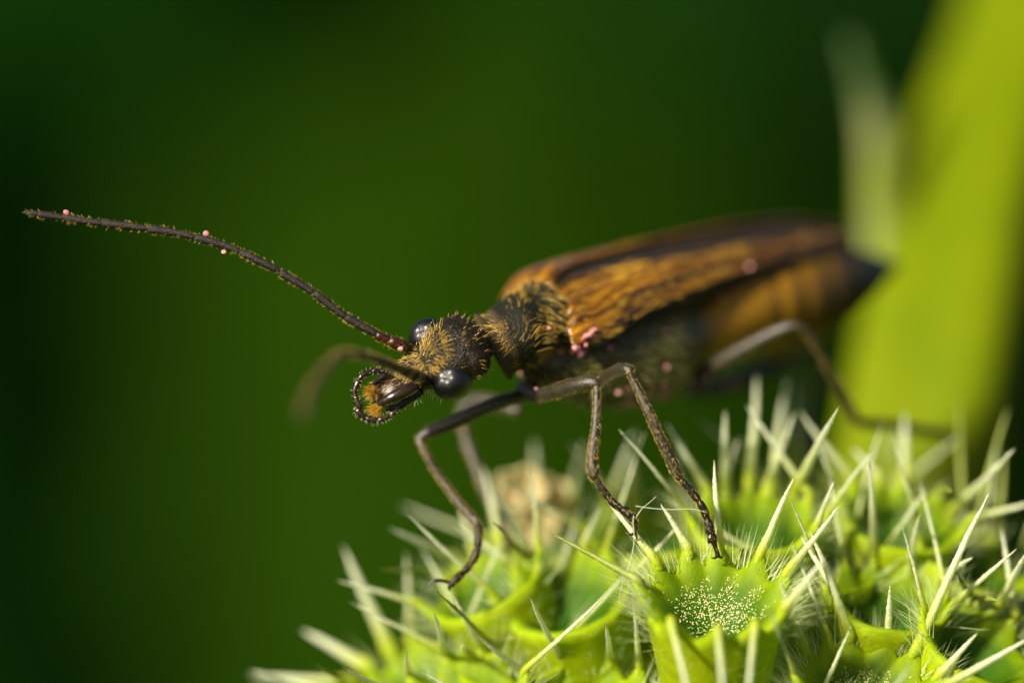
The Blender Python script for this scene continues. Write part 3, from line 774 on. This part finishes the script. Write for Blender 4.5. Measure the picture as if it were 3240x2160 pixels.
# folded dark wings under and between the cases
Bl = [(1830, 1100, 1.3), (1900, 1090, 1.5), (1975, 1060, 1.8), (2060, 1010, 2.2), (2180, 985, 2.7), (2330, 948, 3.4), (2520, 902, 4.2), (2760, 850, 5.4)]
nt = 80
cols = [Lp(Fo, nt) - v_*.06, Lp(Fr, nt) - v_*.07, Lp(Fi, nt) - v_*.05, (Lp(Fi, nt) + Lp(I_, nt))/2 - v_*.01, Lp(I_, nt) - v_*.05, (Lp(I_, nt) + Lp(O_, nt))/2 + NEAR_N*.03, Lp(O_, nt) - NEAR_N*.05 , (Lp(O_, nt) + Lp(Bl, nt))/2 - NEAR_N*.03, Lp(Bl, nt) - NEAR_N*.12]
G = np.stack([catmull(np.array([c[k] for c in cols]), 40) for k in range(nt)])
V = G.reshape(-1, 3); F = [grid_faces(nt, 40, False)]
wings = mk('folded_wings', V, F, M['wing'], beetle); keep_host(V, F)
sm = wings.modifiers.new('thickness', 'SOLIDIFY'); sm.thickness = .02

# scutellum between the wing cases
V, F, t = ellipsoid(P(1752, 948, 1.62), np.stack([a_, w_, v_]), (.12, .10, .05), 14, 18); mk('scutellum', V, F, M['chitin'], beetle)

# --- legs
def leg(fem, tib, tar, claws, nh=260, golden=True):
    V1, F1, t1 = T(fem, 34, 16); V2, F2, t2 = T(tib, 44, 14)
    Vm, Fm, tm = merge([(V1, F1, t1), (V2, F2, t2)])
    o = mk('leg', V1, F1, M['leg'], beetle); keep_host(V1, F1)
    ti = mk('tibia', V2, F2, M['leg'], o); keep_host(V2, F2)
    A = catmull([np.append(P(a, b, c), r/S) for a, b, c, r in tar], 50); u = np.linspace(0, 1, 50)
    for j in (.34, .56, .74): A[:, 3] *= 1 - .30*np.exp(-((u - j)/.02)**2)
    V3, F3, t3 = tube(A, 50, 12); ta = mk('tarsus', V3, F3, M['chitin'], o); keep_host(V3, F3)
    for cl in claws:
        V, F, t = T(cl, 14, 8); mk('claw', V, F, M['shine'], o)
    ax = nrm(P(*tib[-1][:3]) - P(*tib[0][:3])); axf = nrm(P(*fem[-1][:3]) - P(*fem[0][:3]))
    for (V, F, x, nn_, L, par) in ((V1, F1, axf, nh, .045, o), (V2, F2, ax, nh*2, .042, o), (V3, F3, nrm(P(*tar[-1][:3]) - P(*tar[0][:3])), nh//2, .05, o)):
        B0, N0 = sample(V, F, nn_)
        Hh = hairs(B0, N0*.45 + x*.9 + rng.normal(0, .15, B0.shape), rng.uniform(.5, 1.1, nn_)*L, .0027, seg=2)
        mk('golden_hairs', *Hh[:2], M['gold_hair'], par, kind='stuff')
    return o
# near front leg
leg([(1650, 1222, 1.4, 20), (1690, 1252, 1.0, 22), (1722, 1250, .72, 25), (1780, 1232, .4, 28), (1840, 1216, .12, 27), (1876, 1210, .0, 22), (1892, 1218, -.03, 16)],
    [(1888, 1218, -.03, 14), (1889, 1250, -.04, 13), (1887, 1330, -.04, 15), (1879, 1410, -.02, 18), (1875, 1470, .0, 20), (1881, 1505, .0, 18), (1888, 1516, .0, 11)],
    [(1886, 1512, .0, 10), (1905, 1545, .0, 12), (1937, 1587, .0, 13), (1960, 1606, .0, 13), (1984, 1620, .0, 16), (2000, 1636, .0, 17), (2008, 1650, .0, 10), (2010, 1672, .0, 7), (2008, 1690, .0, 7)],
    [[(2008, 1686, 0, 5), (1998, 1690, -.01, 4.5), (1988, 1688, -.01, 3), (1980, 1690, -.01, 1)], [(2009, 1688, 0, 5), (2015, 1697, .01, 4), (2014, 1706, .01, 1.2)]])
# near middle leg
leg([(1905, 1275, 1.9, 18), (1890, 1242, 1.3, 24), (1915, 1205, .75, 26), (1950, 1178, .35, 24), (1980, 1168, .08, 20), (1995, 1172, .0, 15)],
    [(1990, 1172, .0, 13), (2003, 1200, .0, 12), (2020, 1235, .0, 14), (2056, 1312, .0, 17), (2098, 1404, .05, 18), (2130, 1470, .1, 19), (2146, 1504, .12, 17), (2154, 1516, .13, 11)],
    [(2150, 1512, .13, 11), (2172, 1535, .13, 12), (2200, 1570, .14, 13), (2225, 1608, .15, 13), (2240, 1650, .17, 14), (2250, 1688, .18, 17), (2257, 1706, .18, 13), (2263, 1728, .19, 7.5), (2272, 1758, .2, 8)],
    [[(2271, 1756, .2, 5), (2262, 1764, .19, 4), (2250, 1764, .18, 1)], [(2273, 1757, .2, 5), (2282, 1763, .2, 4), (2289, 1758, .2, 1)], [(2250, 1692, .16, 10), (2246, 1706, .15, 9), (2243, 1716, .15, 5)]])
# far front leg
leg([(1680, 1215, 1.5, 24), (1650, 1250, 1.35, 24), (1577, 1273, 1.15, 22), (1500, 1305, 1.15, 24), (1420, 1342, 1.2, 23), (1355, 1368, 1.25, 20), (1327, 1386, 1.25, 17)],
    [(1326, 1384, 1.25, 16), (1335, 1410, 1.2, 14), (1380, 1490, 1.15, 14), (1440, 1575, 1.1, 15), (1492, 1636, 1.05, 16), (1512, 1660, 1.0, 13)],
    [(1510, 1655, 1.0, 12), (1514, 1690, 1.0, 14), (1507, 1750, .95, 14), (1488, 1785, .9, 12), (1463, 1812, .85, 13), (1440, 1834, .8, 13), (1426, 1852, .8, 9)],
    [[(1428, 1846, .8, 7), (1408, 1838, .8, 6), (1376, 1836, .8, 5.5), (1350, 1856, .8, 2)], [(1426, 1848, .8, 7), (1420, 1860, .8, 5), (1424, 1868, .8, 2)]])
# far middle leg
leg([(1640, 1300, 2.6, 20), (1560, 1275, 2.8, 24), (1490, 1272, 3.0, 24), (1462, 1300, 3.0, 18)],
    [(1462, 1300, 3.0, 17), (1472, 1380, 3.0, 16), (1500, 1460, 2.9, 16), (1540, 1560, 2.8, 17), (1556, 1600, 2.8, 14)],
    [(1556, 1598, 2.8, 13), (1580, 1640, 2.7, 13), (1600, 1700, 2.6, 13), (1605, 1740, 2.5, 9)],
    [[(1605, 1738, 2.5, 6), (1590, 1750, 2.5, 5), (1575, 1748, 2.5, 1)]], 200)
# near hind leg
leg([(2130, 1230, 3.3, 20), (2180, 1204, 3.1, 23), (2280, 1145, 2.75, 25), (2400, 1078, 2.45, 24), (2490, 1036, 2.3, 20), (2528, 1032, 2.3, 16)],
    [(2524, 1032, 2.3, 15), (2556, 1060, 2.4, 14), (2590, 1105, 2.6, 14), (2630, 1180, 2.9, 15), (2674, 1252, 3.2, 15), (2704, 1320, 3.5, 16), (2714, 1338, 3.6, 13)],
    [(2710, 1334, 3.6, 15), (2750, 1340, 3.7, 17), (2847, 1347, 3.9, 18), (2914, 1362, 4.1, 18), (2980, 1368, 4.3, 17), (3016, 1370, 4.4, 12)],
    [[(3012, 1370, 4.4, 8), (3030, 1376, 4.5, 6), (3036, 1388, 4.5, 2)], [(3012, 1372, 4.4, 8), (3024, 1364, 4.5, 6), (3040, 1366, 4.6, 2)]], 250)
# far hind leg
leg([(2180, 1240, 4.2, 24), (2290, 1220, 4.5, 32), (2420, 1170, 4.9, 34), (2540, 1110, 5.3, 26), (2566, 1104, 5.4, 18)],
    [(2562, 1104, 5.4, 17), (2580, 1160, 5.5, 15), (2560, 1290, 5.6, 16), (2540, 1400, 5.6, 16)],
    [(2540, 1396, 5.6, 14), (2560, 1470, 5.5, 14), (2590, 1560, 5.4, 14), (2600, 1600, 5.3, 9)],
    [[(2600, 1598, 5.3, 6), (2612, 1610, 5.3, 2)]], 200)

# ------------------------------------------------------------------ pollen grains
allV, allF, o = [], [], 0
for Vh, Fh in host:
    tr = tris(Fh); allV.append(Vh); allF.append(tr + o); o += len(Vh)
HVs = np.vstack(allV); HFs = np.vstack(allF)
tree = BVHTree.FromPolygons([tuple(v) for v in HVs], [tuple(map(int, f)) for f in HFs], all_triangles=True)
eyep = Vector((0, 0, D))
def grain_shape():
    nu, nv = 14, 18
    th = np.linspace(0.03, np.pi - .03, nu); ph = np.linspace(0, 2*np.pi, nv, endpoint=False)
    a, b = np.meshgrid(th, ph, indexing='ij')
    r = 1 - .42*np.exp(-(a/.55)**2)
    V = np.stack([r*np.sin(a)*np.cos(b), r*np.sin(a)*np.sin(b), r*np.cos(a)], -1).reshape(-1, 3)
    return V, [grid_faces(nu, nv, True), np.arange(nv)[::-1][None], (np.arange(nv) + (nu-1)*nv)[None]]
GV, GF = grain_shape()
tree2 = BVHTree.FromPolygons([tuple(v) for v in np.vstack([h[0] for h in host[:3]])], [tuple(map(int, f)) for f in np.vstack([tris(h[1]) + o_ for h, o_ in zip(host[:3], np.cumsum([0] + [len(h[0]) for h in host[:2]]))])], all_triangles=True)
def grain(px, py, label, r=.037, d=None, deep=False):
    tree = tree2 if deep else globals()['tree']
    tgt = Vector(P(px, py, 0)); dirn = (tgt - eyep).normalized()
    hit = tree.ray_cast(eyep, dirn)
    if d is None and hit[0] is not None: c = np.array(hit[0]) + nrm(np.array(hit[1]) + np.array([0, 0, .6]))*r*.75
    else:
        q = P(px, py, (2.0 if deep else 0) if d is None else d)
        if d is None:
            nb = tree.find_nearest(Vector(q)); q = np.array(nb[0]) + nrm(q - np.array(nb[0]))*r*.8
        c = q
    ax = nrm(np.array([rng.normal(0, .35), rng.normal(0, .35), 1])); x = nrm(np.cross([0, 1, 0], ax)); y = np.cross(ax, x)
    k = r*rng.uniform(.72, 1.15)
    lump = 1 + .10*np.sin(GV @ rng.normal(0, 3, 3) + rng.uniform(0, 6))
    mk('pollen_grain', c + (GV*lump[:, None]*k*np.array([1, rng.uniform(.8, 1.05), .85])) @ np.stack([x, y, ax]), GF, M['pollen'], label=label, cat='pollen grain', group='pink pollen grains', origin=c)
def grains(lst, label, **kw):
    for q in lst: grain(*q[:2], label, **kw)
grains([(210, 673)], 'pink pollen grain stuck near the tip of the sharp antenna')
grains([(651, 741)], 'pink pollen grain on the upper side of the sharp antenna')
grains([(710, 793)], 'pink pollen grain on the lower side of the sharp antenna')
grains([(1272, 1110)], 'pink pollen grain at the base of the sharp antenna')
grains([(1733, 1037)], 'single pink pollen grain on the hairy rear edge of the pronotum')
grains([(1845, 1072), (1852, 1062), (1862, 1062), (1872, 1052), (1880, 1044)], 'pink pollen grain in the row on the front of the wing case')
grains([(1772, 1115), (1810, 1112), (1822, 1108), (1828, 1098), (1835, 1102), (1834, 1124), (1842, 1118), (1850, 1092), (1853, 1102), (1818, 1098)], 'pink pollen grain in the cluster just under the wing case shoulder')
grains([(1928, 1100)], 'pink pollen grain on the dark flank below the wing case edge')
grains([(2107, 1050)], 'blurred pink pollen grain where the thorax meets the abdomen')
grains([(2370, 845)], 'blurred pink pollen grain on the lower edge of the wing case')
grains([(2287, 945)], 'faint pink pollen grain on the black folded wing')
grains([(1700, 1233)], 'pink pollen grain on the thigh of the near front leg')
grains([(2045, 1246)], 'sharp pink pollen grain on the shin of the near middle leg')
grains([(1572, 1240), (1586, 1232), (1600, 1222)], 'pink pollen grain behind the compound eye, under the neck', deep=True)
grains([(1580, 1310), (1660, 1280), (1692, 1272), (1645, 1215), (1722, 1265), (1780, 1270), (1792, 1300), (1760, 1210)], 'pink pollen grain on the underside behind the near front thigh', deep=True)
grains([(1835, 1280), (1880, 1275), (1925, 1190)], 'pink pollen grain on the thorax beside the near front knee', deep=True)
grains([(1955, 1238), (1985, 1226), (1992, 1244), (1955, 1278), (1990, 1270), (2030, 1262), (2020, 1275)], 'pink pollen grain on the underside behind the near middle knee', deep=True)
grains([(2060, 1228), (2108, 1160), (2150, 1180), (2178, 1200)], 'pink pollen grain on the olive flank ahead of the near hind thigh', deep=True)
grains([(2090, 1245), (2104, 1232), (2118, 1226), (2112, 1246), (2128, 1240), (2096, 1228)], 'blurred pink pollen grain in the clump beside the hind leg root', deep=True)
grains([(2240, 1190), (2305, 1220), (2318, 1205)], 'blurred pink pollen grain under the thigh of the near hind leg', )
grains([(2516, 1140)], 'blurred pink pollen grain under the belly near the hind knee')

# ------------------------------------------------------------------ silk
def silk():
    root = None
    for rows in ([(2012, 1600, -.02), (2060, 1607, -.02), (2120, 1611, 0), (2192, 1610, .05), (2240, 1622, .12)],
                 [(2005, 1630, -.08), (2003, 1650, -.09), (2006, 1690, -.08), (2004, 1730, -.05), (1990, 1790, .0), (1965, 1860, .1), (1958, 1905, .2)],
                 [(2010, 1640, -.05), (2030, 1610, -.02), (2060, 1585, .1), (2075, 1570, .2)]):
        V, F, t = tube([np.append(P(*r), .0045) for r in rows], 40, 5)
        if root is None: root = mk('silk_thread', V, F, M['silk'], label='fine pale silk strands strung between the two near feet', cat='thread')
        else: mk('strand', V, F, M['silk'], root)
silk()
